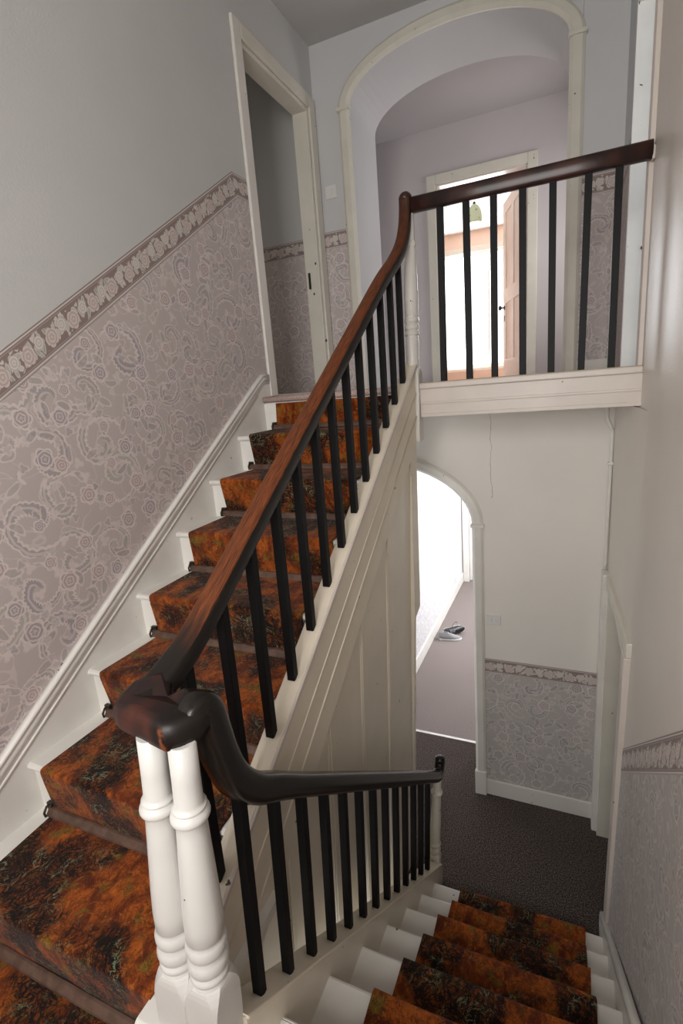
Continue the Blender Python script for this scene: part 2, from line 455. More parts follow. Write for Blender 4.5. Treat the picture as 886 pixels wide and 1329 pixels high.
def border_strip(parent, axis, a, pts, hgt, sign=1):
    """paper border along the polyline pts (top edge), hgt measured square to it"""
    m = MB(); mid = []
    n = len(pts); dirs = [Vector((pts[i + 1][0] - pts[i][0], pts[i + 1][1] - pts[i][1])).normalized() for i in range(n - 1)]
    for i, p in enumerate(pts):
        if i == 0: d = dirs[0]; nn = Vector((d.y, -d.x)); off = nn * hgt
        elif i == n - 1: d = dirs[-1]; nn = Vector((d.y, -d.x)); off = nn * hgt
        else:
            n0 = Vector((dirs[i - 1].y, -dirs[i - 1].x)); n1 = Vector((dirs[i].y, -dirs[i].x))
            b = (n0 + n1).normalized(); off = b * (hgt / b.dot(n0))
        if i in (0, n - 1): off = Vector((0, -hgt / max(0.2, abs(d.x))))
        mid.append((Vector(p), Vector(p) + off))
    u = 0.0
    def mk(q, e):
        return (a + e, q.x, q.y) if axis == 'x' else (q.x, a + e, q.y)
    e = 0.0022 * sign
    for i in range(n - 1):
        L = (mid[i + 1][0] - mid[i][0]).length
        k = m.add([mk(mid[i][1], e), mk(mid[i + 1][1], e), mk(mid[i + 1][0], e), mk(mid[i][0], e)])
        k2 = m.add([mk(mid[i][1], 0), mk(mid[i + 1][1], 0), mk(mid[i + 1][0], 0), mk(mid[i][0], 0)])
        m.face([k, k + 1, k + 2, k + 3], [(u, 0), (u + L, 0), (u + L, 1), (u, 1)])
        m.face([k2 + 3, k2 + 2, k + 2, k + 3][::-1], [(u, 1)] * 4); m.face([k2, k2 + 1, k + 1, k], [(u, 0)] * 4)
        u += L
    return m.build('paper_border', BORDER, parent)

# floors
S(box(-1.9, 0.9, 1.9, 3.683, FL - 0.12, FL).build('floor', HALLC))
S(box(-1.9, 0.9, 3.683, 7.4, FL - 0.12, FL).build('floor', CORRC))
fl = struct('floor', (0, 0, HL))
MB().prism([(XL, -1.25), (0.285, -1.25), (0.285, 0.76), (-0.70, 0.76), (-0.70, 0.615), (XL, 0.615)], 'z', HL - 0.16, HL - 0.009).build('half_landing_boards', GLOSS, fl)
m = MB().prism([(XL + 0.02, -1.2), (0.20, -1.2), (0.20, 0.60), (-0.78, 0.60), (-0.80, 0.598), (XL + 0.02, 0.598)], 'z', HL - 0.009, HL)
m.build('half_landing_carpet', CARPET, fl, uvfn=lambda x, y, z: (x + 3, y + 7))
lf = struct('floor', (0, 2.62, 0))
box(XL, 0.285, 2.64, 5.3, -0.165, -0.006).build('landing_boards', GLOSS, lf)
box(-3.2, 1.2, 5.3, 9.0, -0.165, -0.004).build('bedroom_carpet', LANDC, lf)
box(-0.695, 0.285, 2.66, 5.3, -0.006, 0.0).build('landing_carpet', LANDC, lf)
box(-3.2, XL, 1.9, 3.78, -0.165, -0.004).build('side_room_carpet', LANDC, lf)
box(0.42, 2.1, 1.9, 3.9, -0.165, -0.004).build('side_room_boards', LANDC, lf)
# ceiling
ce = struct('ceiling', (0, 0, CE))
box(-3.2, 2.1, -1.4, 4.2, CE, CE + 0.1).build('stair_ceiling', CEIL, ce)
box(-3.2, 2.1, 4.2, 5.36, CE, CE + 0.1).build('passage_ceiling', plaster('passage_ceiling_emulsion', (0.52, 0.49, 0.495)), ce)
box(-3.2, 1.3, 5.36, 9.1, CE, CE + 0.1).build('bedroom_ceiling', CEILW, ce)
box(-2.0, 0.9, 3.68, 7.4, -0.42, -0.17).build('corridor_ceiling', CEILW, ce)

# left wall with the doorway at the head of the stairs
wl = struct('wall_left', (XL, 0, HL))
m = MB().prism([(-1.25, FL), (2.80, FL), (2.80, 0.0), (2.80, 1.87), (3.60, 1.87), (3.60, 0.0), (3.72, 0), (3.72, CE), (-1.25, CE)], 'x', XL - 0.10, XL)
m.build('plaster', WALL, wl)
def zt(y): return 0.210 + 0.6622 * (y - 1.128)
ya = 2.583
flat_z = zt(ya)
y_low = 1.128 + (-0.37 - 0.210) / 0.6622
BH = 0.112; BV = BH * math.hypot(1, 0.6622)
top = [(-1.25, -0.37), (y_low, -0.37), (ya, flat_z), (2.72, flat_z)]
border_strip(wl, 'x', XL, top, BH)
bt = [(-1.25, -0.37 - BH), (y_low + 0.035, -0.37 - BH), (ya + 0.037, flat_z - BH), (2.72, flat_z - BH)]
poly = [(-1.25, HL + 0.0), (0.55, HL), (2.62, 0.0), (2.72, 0.0)] + bt[::-1]
sheet('wallpaper', PAPER, wl, poly, 'x', XL, lambda x, y, z: (y, z))
# side room beyond the left doorway
sr = struct('wall_side', (-1.81, 3.75, 0))
box(-3.2, -1.66, 3.74, 3.86, -0.17, CE).build('plaster', WALL, sr)
box(-3.3, -3.2, 1.8, 3.86, -0.17, CE).build('plaster', WALL, sr)
box(-3.2, XL - 0.10, 1.8, 1.9, -0.17, CE).build('plaster', WALL, sr)
sheet('wallpaper', PAPER, sr, [(-3.2, 0), (-1.815, 0), (-1.815, 1.01), (-3.2, 1.01)], 'y', 3.74, lambda x, y, z: (x, z), sign=-1)
border_strip(sr, 'y', 3.74, [(-3.2, 1.12), (-1.815, 1.12)], BH, -1)

# right wall: leans a little, doorway below and doorway on the landing
def xr(z):
    if z > -0.17: return 0.285
    return 0.235 + 0.05 * (z - FL) / (-0.17 - FL)
wr = struct('wall_right', (0.285, 0, HL))
def skew(p):
    if p[0] > 0.6 or p[1] < 3.0: return p
    return (0.226, p[1], p[2])
def rw(y0, y1, z0, z1, n=6, fn=None):
    m = MB()
    for i in range(n):
        a, b = z0 + (z1 - z0) * i / n, z0 + (z1 - z0) * (i + 1) / n
        m.prism([(xr(a), a), (0.62, a), (0.62, b), (xr(b), b)], 'y', y0, y1, fn=fn)
    m.build('plaster', WALLR, wr)
rw(-1.25, 2.34, FL, -0.17)
rw(2.34, YB + 0.02, -1.20, -0.17, 6, skew)
rw(3.06, YB + 0.02, FL, -1.20, 3, skew)
m = MB().prism([(-1.25, -0.17), (2.74, -0.17), (2.74, CE), (-1.25, CE)], 'x', 0.285, 0.42); m.build('plaster', WALLR, wr)
box(0.42, 0.62, -1.25, 2.0, -0.17, CE).build('plaster', WALL, wr)
m = MB().prism([(2.74, 1.70), (3.30, 1.70), (3.30, -0.17), (3.72, -0.17), (3.72, CE), (2.74, CE)], 'x', 0.25, 0.42); m.build('plaster', WALLB, wr)
sheet('wallpaper', PAPER, wr, [(3.30, 0), (3.70, 0), (3.70, 1.01), (3.30, 1.01)], 'x', 0.25, lambda x, y, z: (y, z), sign=-1)
border_strip(wr, 'x', 0.25, [(3.30, 1.12), (3.70, 1.12)], BH, -1)
# paper on the right wall beside the lower flight
def zr(y): return -1.674 - 0.8195 * (y - 2.28)
m = MB()
def xr_e(z): return xr(z) - 0.0014
segs = 12
ys = [-0.2 + (2.27 + 0.2) * i / segs for i in range(segs + 1)]
for i in range(segs):
    a, b = ys[i], ys[i + 1]
    ta, tb = zr(a) - 0.13, zr(b) - 0.13
    la, lb = FL + 0.8195 * (Y2 - a) + 0.02, FL + 0.8195 * (Y2 - b) + 0.02
    la = min(la, HL); lb = min(lb, HL)
    k = m.add([(xr_e(la), a, la), (xr_e(lb), b, lb), (xr_e(tb), b, tb), (xr_e(ta), a, ta)])
    m.face([k, k + 3, k + 2, k + 1])
m.build('wallpaper', PAPERR, wr, uvfn=lambda x, y, z: (y, z))
m = MB(); u = 0
for i in range(segs):
    a, b = ys[i], ys[i + 1]; L = (b - a) * math.hypot(1, 0.8195)
    pts = [(a, zr(a) - 0.13), (b, zr(b) - 0.13), (b, zr(b)), (a, zr(a))]
    k = m.add([(xr(z) - 0.002, y, z) for y, z in pts])
    m.face([k, k + 3, k + 2, k + 1], [(u, 0), (u, 1), (u + L, 1), (u + L, 0)]); u += L
m.build('paper_border', BORDER, wr)

# hall back wall with the arched opening
def arch_pts(xc, a, b, zs, n=28): return [(xc + a * math.cos(math.pi * i / n), zs + b * math.sin(math.pi * i / n)) for i in range(n + 1)]
def arch_wall(m, x0, x1, z0, z1, xc, a, b, zs, y0, y1):
    """wall with an arched opening, as strips so that every face stays simple"""
    ap = arch_pts(xc, a, b, zs)
    def quadp(p): m.prism(p, 'y', y0, y1)
    quadp([(xc + a, z0), (x1, z0), (x1, z1), (xc + a, z1)])
    quadp([(x0, z0), (xc - a, z0), (xc - a, z1), (x0, z1)])
    for i in range(len(ap) - 1):
        p, q = ap[i], ap[i + 1]
        quadp([q, p, (p[0], z1), (q[0], z1)])
AXC, AA, AB, AZ = -1.27, 0.72, 0.41, -0.89
wb = struct('wall_back', (0, YB, FL))
m = MB(); arch_wall(m, -2.05, 0.62, FL, -0.17, AXC, AA, AB, AZ, YB, 3.68); m.build('plaster', WALLW, wb)
sheet('wallpaper', PAPERR, wb, [(-0.48, FL), (0.235, FL), (0.235, -1.93), (-0.48, -1.93)], 'y', YB, lambda x, y, z: (x + 0.2, z), sign=-1)
border_strip(wb, 'y', YB, [(-0.48, -1.828), (0.235, -1.828)], 0.103, -1)
def architrave_arch(name, xc, a, b, zs, z0, y, wd, mat, prof=((0, 0.012), (0.25, 0.030), (0.8, 0.024), (1, 0.010)), plinth=True, impost=True):
    t = struct(name, (xc, y, z0))
    m = MB(); ap = arch_pts(xc, a, b, zs); ao = arch_pts(xc, a + wd, b + wd, zs)
    def ringset(pairs):
        rings = []
        for p, q in pairs:
            r = [(p[0] + (q[0] - p[0]) * f, y - d, p[1] + (q[1] - p[1]) * f) for f, d in prof]
            r = [(p[0], y + 0.002, p[1])] + r + [(q[0], y + 0.002, q[1])]
            rings.append(r)
        return rings
    m.loops(ringset(list(zip(ap, ao))), smooth=False); m.build('arch_moulding', mat, t)
    for sgn in (1, -1):
        m = MB(); p0 = (xc + sgn * a, z0); q0 = (xc + sgn * (a + wd), z0)
        m.loops(ringset([(p0, q0), ((p0[0], zs), (q0[0], zs))]), smooth=False); m.build('jamb_moulding', mat, t)
        if impost:
            x0, x1 = sorted((p0[0] - sgn * 0.006, q0[0] + sgn * 0.008))
            box(x0, x1, y - 0.038, y, zs - 0.016, zs + 0.004).build('impost', mat, t, 0.002)
        if plinth:
            x0, x1 = sorted((p0[0] - sgn * 0.004, q0[0] + sgn * 0.004))
            box(x0, x1, y - 0.036, y, z0, z0 + 0.19).build('plinth', mat, t, 0.003)
    return t
architrave_arch('trim_1', AXC, AA, AB, AZ, FL, YB, 0.07, GLOSS)
S(box(-0.48, 0.235, YB - 0.016, YB, FL, -2.785).build('baseboard_back', GLOSS, None, 0.004))
# landing arch wall
LXC, LA, LB, LZ = -0.725, 0.675, 0.275, 1.845
wa = struct('wall_arch', (0, YA, 0))
m = MB(); arch_wall(m, -1.81, 0.62, -0.17, CE, LXC, LA, LB, LZ, YA, 4.2); m.build('plaster', plaster('arch_wall_emulsion', (0.60, 0.595, 0.60), crack=(0.02, 1.86)), wa)
for x0, x1 in ((XL, -1.485), (0.035, 0.25)):
    sheet('wallpaper', PAPER, wa, [(x0, 0), (x1, 0), (x1, 1.01), (x0, 1.01)], 'y', YA, lambda x, y, z: (x, z), sign=-1)
    border_strip(wa, 'y', YA, [(x0, 1.12), (x1, 1.12)], BH, -1)
architrave_arch('trim_2', LXC, LA, LB, LZ, 0.0, YA, 0.082, CREAM, plinth=False)
S(box(0.035, 0.25, YA - 0.014, YA, 0, 0.07).build('baseboard_arch', GLOSS, None, 0.003))
# passage beyond the arch
wp = struct('wall_passage', (0, 5.3, 0))
box(-2.3, -2.2, 4.2, 5.3, 0, CE).build('plaster', WALLM, wp)
for p in ((4.2, 4.4, 0, CE), (5.1, 5.3, 0, CE), (4.4, 5.1, 0, 0.5), (4.4, 5.1, 1.7, CE)):
    box(0.25, 0.35, p[0], p[1], p[2], p[3]).build('plaster', WALLM, wp)
for p in ((-2.3, -1.20, 0, CE), (-0.385, 0.35, 0, CE), (-1.20, -0.385, 1.80, CE)):
    box(p[0], p[1], 5.30, 5.42, p[2], p[3]).build('plaster', WALLM, wp)
# bedroom
we = struct('wall_bedroom', (0, 8.9, 0))
box(-3.2, -1.98, 8.90, 9.05, 0, CE).build('plaster', PEACH, we); box(-0.45, 1.2, 8.90, 9.05, 0, CE).build('plaster', PEACH, we)
box(-1.98, -0.45, 8.90, 9.05, 0, 0.20).build('plaster', PEACH, we); box(-1.98, -0.45, 8.90, 9.05, 1.96, CE).build('plaster', PEACH, we)
box(-3.3, -3.2, 5.42, 9.05, 0, CE).build('plaster', PEACH, we); box(1.2, 1.3, 5.42, 9.05, 0, CE).build('plaster', PEACH, we)
box(-3.3, -2.3, 5.30, 5.42, 0, CE).build('plaster', PEACH, we); box(0.35, 1.3, 5.30, 5.42, 0, CE).build('plaster', PEACH, we)
box(-2.3, -1.29, 5.42, 5.425, 0, CE).build('plaster', PEACH, we); box(-0.3, 0.35, 5.42, 5.425, 0, CE).build('plaster', PEACH, we)
# corridor below
wc = struct('wall_corridor', (-1.4, 5, FL))
box(-1.55, -1.4, 3.68, 7.4, FL, -0.17).build('plaster', plaster('white_corridor_emulsion', (0.74, 0.73, 0.73)), wc)
sheet('wallpaper', wallpaper('pale_scroll_wallpaper', (0.62, 0.60, 0.61)), wc, [(3.68, FL), (6.75, FL), (6.75, -1.95), (3.68, -1.95)], 'x', -1.4, lambda x, y, z: (y, z))
WCW = plaster('white_hall_emulsion', (0.74, 0.73, 0.73))
for p in ((3.68, 5.2, FL, -0.17), (6.8, 7.4, FL, -0.17), (5.2, 6.8, FL, -2.15), (5.2, 6.8, -0.55, -0.17)):
    box(0.30, 0.40, p[0], p[1], p[2], p[3]).build('plaster', WCW, wc)
for p in ((-1.4, -1.30, FL, -0.17), (-0.45, 0.3, FL, -0.17), (-1.30, -0.45, -0.85, -0.17)):
    box(p[0], p[1], 7.20, 7.4, p[2], p[3]).build('plaster', WCW, wc)
S(box(-1.4, -1.382, 3.68, 7.2, FL, FL + 0.14).build('baseboard_corridor', GLOSSB, None, 0.004))
S(box(-2.05, -0.55, 3.668, 3.692, FL, FL + 0.006).build('trim_3', ALU), 'pale metal threshold strip across the carpet joint')
# back of the house behind the camera: a tall stair window
ws = struct('wall_front', (-0.7, -1.25, HL))
for p in ((-1.81, -1.0, FL, CE), (0.15, 0.62, FL, CE), (-1.0, 0.15, FL, -0.4), (-1.0, 0.15, 1.3, CE)):
    box(p[0], p[1], -1.40, -1.25, p[2], p[3]).build('plaster', WALL, ws)
def window(name, axis, a, lo, hi, z0, z1, nx, nz, mat, th=0.05):
    t = struct(name, (a if axis == 'x' else (lo + hi) / 2, a if axis == 'y' else (lo + hi) / 2, z0))
    def bar(u0, u1, v0, v1, nm):
        (box(u0, u1, a - th / 2, a + th / 2, v0, v1) if axis == 'y' else box(a - th / 2, a + th / 2, u0, u1, v0, v1)).build(nm, mat, t, 0.003)
    f = 0.05
    bar(lo, lo + f, z0, z1, 'frame_stile'); bar(hi - f, hi, z0, z1, 'frame_stile')
    bar(lo + f, hi - f, z0, z0 + f, 'frame_rail'); bar(lo + f, hi - f, z1 - f, z1, 'frame_rail')
    for i in range(1, nx):
        u = lo + (hi - lo) * i / nx; bar(u - 0.016, u + 0.016, z0 + f, z1 - f, 'glazing_bar')
    for i in range(1, nz):
        v = z0 + (z1 - z0) * i / nz; bar(lo + f, hi - f, v - 0.016, v + 0.016, 'glazing_bar')
    return t
window('window_1', 'y', -1.29, -1.0, 0.15, -0.4, 1.3, 2, 2, GLOSSB)
window('window_2', 'y', 8.93, -1.98, -0.45, 0.20, 1.96, 2, 1, GLOSSB)
window('window_3', 'x', 0.36, 5.2, 6.8, -2.15, -0.55, 2, 1, GLOSSB)
window('added_passage_window', 'x', 0.31, 4.4, 5.1, 0.5, 1.7, 1, 2, GLOSSB)  # unseen window, put in so that daylight brightens the arch jamb
# window surround in the bedroom
t = struct('trim_4', (-1.2, 8.9, 0.2))
box(-2.06, -1.98, 8.87, 8.90, 0.14, 2.04).build('casing', CREAM, t, 0.004); box(-0.45, -0.37, 8.87, 8.90, 0.14, 2.04).build('casing', CREAM, t, 0.004)
box(-1.98, -0.45, 8.87, 8.90, 1.96, 2.04).build('casing', CREAM, t, 0.004); box(-2.1, -0.33, 8.82, 8.90, 0.15, 0.20).build('window_sill', CREAM, t, 0.006)
# small lit room right of the landing
wk = struct('wall_closet', (1.2, 2.9, 0))
box(0.42, 2.1, 3.80, 3.90, -0.17, CE).build('plaster', WALLB, wk); box(0.42, 2.1, 1.8, 1.9, -0.17, CE).build('plaster', WALLB, wk)
box(2.0, 2.1, 1.9, 3.8, -0.17, CE).build('plaster', WALLB, wk)
# room behind the lower doorway
wd_ = struct('wall_room', (1.2, 2.7, FL))
box(0.62, 1.9, 3.3, 3.4, FL, -0.17).build('plaster', WALL, wd_); box(0.62, 1.9, 1.9, 2.0, FL, -0.17).build('plaster', WALL, wd_); box(1.9, 2.0, 1.9, 3.4, FL, -0.17).build('plaster', WALL, wd_)
S(box(0.62, 2.0, 1.9, 3.4, FL - 0.12, FL).build('floor', HALLC)); S(box(0.6, 2.1, 1.8, 3.4, -0.30, -0.17).build('ceiling', CEIL))

# ------------------------------------------------------------------ door frames
d1 = struct('door_1', (XL, 3.2, 0))              # head of the stairs, left
box(XL, XL + 0.020, 2.72, 2.80, 0.0, 1.95).build('architrave', GLOSS, d1, 0.006)
box(XL, XL + 0.020, 3.60, 3.685, 0.0, 1.95).build('architrave', CREAM, d1, 0.006)
box(XL, XL + 0.020, 2.80, 3.60, 1.87, 1.95).build('architrave', CREAM, d1, 0.006)
box(XL - 0.105, XL + 0.004, 2.80, 2.825, 0, 1.87).build('jamb', CREAM, d1, 0.002)
box(XL - 0.105, XL + 0.004, 3.575, 3.60, 0, 1.87).build('jamb', CREAM, d1, 0.002)
box(XL - 0.105, XL + 0.004, 2.825, 3.575, 1.845, 1.87).build('head', CREAM, d1, 0.002)
box(XL - 0.085, XL - 0.068, 3.571, 3.578, 0.735, 0.845).build('strike_plate', BLACK, d1)
for x, z in ((-1.69, 0.90), (-1.72, 0.70), (-1.655, 0.37)):
    box(x - 0.005, x + 0.005, 3.573, 3.578, z - 0.008, z + 0.008).build('screw_hole', BLACK, d1)
box(XL - 0.10, XL + 0.02, 2.80, 3.60, -0.004, 0.008).build('threshold', CREAM, d1)
d2 = struct('door_2', (0.29, 3.0, 0))            # right of the landing
box(0.25, 0.42, 3.278, 3.302, 0, 1.70).build('jamb', GLOSSB, d2, 0.002)
box(0.285, 0.42, 2.735, 2.757, 0, 1.70).build('jamb', PINKW, d2, 0.002)
box(0.25, 0.42, 2.757, 3.278, 1.68, 1.70).build('head', GLOSSB, d2, 0.002)
m = MB().prism([(0.286, 2.635), (0.268, 2.640), (0.262, 2.66), (0.268, 2.70), (0.272, 2.735), (0.286, 2.74)], 'z', 0.0, CE)
m.build('architrave', PINKW, d2, 0.002)
MB().lathe((0.325, 3.272, 0.60), (0.325, 3.279, 0.60), [(0, 0.0001), (0, 0.009), (0.007, 0.009)], 12).build('latch_hole', BLACK, d2)
d3 = struct('door_3', (0.24, 2.7, FL))           # right of the hall
box(0.196, 0.243, 3.065, 3.175, FL, -1.135).build('architrave', GLOSS, d3, 0.008)
box(0.226, 0.60, 3.035, 3.06, FL, -1.22).build('jamb', CREAM, d3, 0.003)
m = MB().prism([(0.246, 2.25), (0.285, 2.25), (0.260, 3.07), (0.214, 3.07)], 'z', -1.205, -1.135); m.build('architrave', CREAM, d3, 0.006)
m = MB().prism([(0.222, FL), (0.250, FL), (0.275, -1.205), (0.238, -1.205)], 'y', 2.25, 2.36); m.build('architrave', PINKW, d3, 0.006)
box(0.25, 0.60, 2.36, 2.385, FL, -1.22).build('jamb', PINKW, d3, 0.003)
box(0.24, 0.60, 2.385, 3.035, -1.245, -1.22).build('head', CREAM, d3, 0.003)
d4 = struct('door_4', (-0.8, 5.3, 0))            # bedroom
box(-1.285, -1.20, 5.278, 5.30, 0, 1.885).build('architrave', CREAM, d4, 0.005); box(-0.385, -0.30, 5.278, 5.30, 0, 1.885).build('architrave', CREAM, d4, 0.005)
box(-1.20, -0.385, 5.278, 5.30, 1.80, 1.885).build('architrave', CREAM, d4, 0.005)
box(-1.205, -1.185, 5.29, 5.43, 0, 1.80).build('jamb', PINKW, d4, 0.002); box(-0.40, -0.38, 5.29, 5.43, 0, 1.80).build('jamb', PINKW, d4, 0.002)
box(-1.185, -0.40, 5.29, 5.43, 1.785, 1.80).build('head', PINKW, d4, 0.002)
d5 = struct('door_5', (-0.88, 7.2, FL))          # front door at the end of the corridor
box(-1.38, -1.30, 7.17, 7.20, FL, -0.77).build('architrave', GLOSSB, d5, 0.005); box(-0.45, -0.37, 7.17, 7.20, FL, -0.77).build('architrave', GLOSSB, d5, 0.005)
box(-1.30, -0.45, 7.17, 7.20, -0.85, -0.77).build('architrave', GLOSSB, d5, 0.005)

# ------------------------------------------------------------------ doors that swing
def panelled_door(name, label, base, ang, L, H, mat, hw=True):
    t = thing(name, label, 'door', base)
    ca, sa = math.cos(ang), math.sin(ang)
    def fn(p): return (base[0] + ca * p[0] - sa * p[1], base[1] + sa * p[0] + ca * p[1], base[2] + p[2])
    st = 0.10
    def pr(x0, x1, y0, y1, z0, z1, nm, bv=0.002):
        MB().box(x0, x1, y0, y1, z0, z1, shear=fn).build(nm, mat, t, bv)
    pr(0, st, -0.018, 0.018, 0.01, H, 'stile'); pr(L - st, L, -0.018, 0.018, 0.01, H, 'stile')
    for z0, z1 in ((0.01, 0.20), (0.78, 0.92), (H - 0.11, H)): pr(st, L - st, -0.018, 0.018, z0, z1, 'rail')
    pr(L / 2 - 0.045, L / 2 + 0.045, -0.018, 0.018, 0.20, 0.78, 'muntin'); pr(L / 2 - 0.045, L / 2 + 0.045, -0.018, 0.018, 0.92, H - 0.11, 'muntin')
    for x0, x1 in ((st, L / 2 - 0.045), (L / 2 + 0.045, L - st)):
        for z0, z1 in ((0.20, 0.78), (0.92, H - 0.11)): pr(x0, x1, -0.008, 0.008, z0, z1, 'panel', 0)
    for sgn in (1, -1):
        a0 = fn((L - 0.05, sgn * 0.018, 0.74)); a1 = fn((L - 0.05, sgn * 0.08, 0.74))
        MB().lathe(a0, a1, [(0, 0.022), (0.006, 0.022), (0.008, 0.008), (0.03, 0.008), (0.036, 0.02), (0.05, 0.026), (0.06, 0.018), (0.063, 0.001)], 14).build('knob', BLACK, t)
        MB().box(L - 0.065, L - 0.035, sgn * 0.018 - 0.003, sgn * 0.018 + 0.003, 0.60, 0.66, shear=fn).build('keyhole_cover', BLACK, t)
    return t
DOORP = paint('pinkish_cream_door_paint', (0.86, 0.78, 0.71), 0.4, False)
panelled_door('bedroom_door', 'open pinkish cream panelled door with a black knob', (-0.42, 5.45, 0.0), math.atan2(0.895, -0.31), 0.77, 1.77, DOORP)
panelled_door('front_door', 'closed white panelled front door at the far end of the corridor', (-1.295, 7.25, FL), 0.0, 0.84, 2.03, GLOSSB)

# ------------------------------------------------------------------ upper flight
us = thing('staircase', 'white painted upper stair flight rising to the landing, with panelled side', 'staircase', (-1.2, 0.6, HL))
for k in range(0, 7):
    yn, z = Y1 + G1 * k, Z1 + R1 * k - 0.010
    x1 = -0.772 if k else -0.70
    m = MB().prism([(yn, z - 0.012), (yn + 0.004, z - 0.004), (yn + 0.012, z), (yn + G1 + 0.034, z), (yn + G1 + 0.034, z - 0.026), (yn + 0.012, z - 0.026), (yn + 0.004, z - 0.021)], 'x', XS, x1)
    m.build('tread', GLOSSB, us)
m = MB().prism([(0.540, -1.351), (0.543, -1.343), (0.550, -1.339), (0.612, -1.339), (0.612, -1.365), (0.550, -1.365), (0.543, -1.359)], 'x', -0.860, -0.757)
m.build('nosing_return', GLOSSB, us, 0.002)
box(-0.850, -0.768, 0.558, 0.612, HL, -1.365).build('newel_plinth', GLOSSB, us, 0.002)
for k in range(0, 8):
    yn, z = Y1 + G1 * k + 0.022, Z1 + R1 * k - 0.010
    box(XS, -0.772, yn, yn + 0.016, z - R1 + (0.0 if k else 0.001), z - 0.026 if k < 7 else z - 0.035).build('riser', GLOSSB, us)
def nl(y, off): return P1 * y - 1.726 + off
# wall string and its cap
m = MB().prism([(0.45, nl(0.45, -0.35)), (2.60, nl(2.60, -0.35)), (2.72, -0.03), (2.72, 0.085), (2.66, 0.095), (2.60, nl(2.58, 0.075)), (0.45, nl(0.45, 0.075))], 'x', XL + 0.0016, XS)
m.build('wall_string', GLOSSB, us)
capprof = [(-0.012, -0.030), (0.006, -0.030), (0.010, -0.022), (0.008, -0.016), (0.012, -0.012), (0.014, 0.004), (0.010, 0.012), (0.016, 0.018), (0.012, 0.028), (-0.012, 0.030)]
path = [(XL + 0.012, y, nl(y, 0.080)) for y in (0.45, 1.0, 1.6, 2.2, 2.56)] + [(XL + 0.012, 2.64, 0.100), (XL + 0.012, 2.70, 0.104)]
MB().sweep(path, capprof, (1, 0, 0)).build('string_cap', GLOSSB, us)
path = [(XL + 0.016, y, nl(y, 0.040)) for y in (0.45, 1.2, 2.0, 2.56)]
MB().sweep(path, [(-0.006, -0.006), (0.004, -0.006), (0.006, 0), (0.004, 0.006), (-0.006, 0.006)], (1, 0, 0)).build('string_bead', GLOSSB, us)
# outer string, three fasciae
def band(o0, o1, x0, x1, nm, mat):
    a, b = 0.645, 2.61
    MB().prism([(a, nl(a, o0)), (b, nl(b, o0)), (b, nl(b, o1)), (a, nl(a, o1))], 'x', x0, x1).build(nm, mat, us, 0.0025)
band(-0.02, 0.112, -0.775, -0.715, 'outer_string', BOARD)
band(0.092, 0.110, -0.778, -0.7085, 'string_cap', PINKW)
band(-0.135, -0.022, -0.775, -0.719, 'outer_string', BOARD)
band(-0.275, -0.137, -0.775, -0.723, 'outer_string', BOARD)
path = [(-0.717, y, nl(y, -0.021)) for y in (0.66, 1.6, 2.6)]
bead = [(-0.004, -0.005), (0.003, -0.004), (0.005, 0), (0.003, 0.004), (-0.004, 0.005)]
MB().sweep(path, bead, (1, 0, 0)).build('string_bead', BOARD, us)
path = [(-0.720, y, nl(y, -0.136)) for y in (0.66, 1.6, 2.6)]
MB().sweep(path, bead, (1, 0, 0)).build('string_bead', BOARD, us)
# boarded spandrel: one board after another, leaning like the rest of the stair
def sl(p): return (p[0] + lean(p[2]), p[1], p[2])
edges = [0.66, 1.06, 1.39, 1.715, 2.07, 2.50]
for a, b in zip(edges[:-1], edges[1:]):
    a2, b2 = a + 0.010, b - 0.010
    poly = [(a2, FL), (b2, FL), (b2, nl(b2, -0.277)), (a2, nl(a2, -0.277))]
    MB().prism(poly, 'x', -0.765, -0.738, fn=sl).build('spandrel_board', BOARD, us, 0.002)
for y in edges[1:-1]:
    for d in (-0.010, 0.010):
        pth = [sl((-0.741, y + d, z)) for z in (FL, -1.8, nl(y, -0.277))]
        MB().tube(pth, 0.006, 8).build('bead_moulding', BOARD, us)
    MB().prism([(y - 0.012, FL), (y + 0.012, FL), (y + 0.012, nl(y, -0.28)), (y - 0.012, nl(y, -0.28))], 'x', -0.764, -0.748, fn=sl).build('cover_strip', BOARD, us)
MB().prism([(2.49, -1.26), (2.60, -1.22), (2.60, -0.165), (2.49, -0.165)], 'x', -0.766, -0.728, fn=sl).build('spandrel_post', BOARD, us, 0.003)
MB().prism([(2.492, FL), (2.525, FL), (2.525, -1.26), (2.492, -1.26)], 'x', -0.766, -0.732, fn=sl).build('spandrel_post', BOARD, us, 0.003)

# landing nosing (rolled carpet over the last step) and its carpet
lc = thing('landing_carpet_edge', 'beige pink carpet rolled over the edge of the top step', 'carpet', (-1.2, 2.6, 0))
r = 0.018; yk = Y1 + 7 * G1 + 0.004
prof = [(yk + r + 0.05 - 0.0, 0.0)] + [(yk + r - r * math.sin(t), -r + r * math.cos(t)) for t in [math.pi * i / 8 for i in range(9)]] + [(yk + r + 0.05, -0.036)]
MB().prism(prof, 'x', XS + 0.0, -0.70, smooth=True).build('rolled_edge', LANDC, lc)
box(XL, -0.695, yk + r + 0.05, 3.69, -0.0061, 0.0).build('carpet_sheet', LANDC, lc)

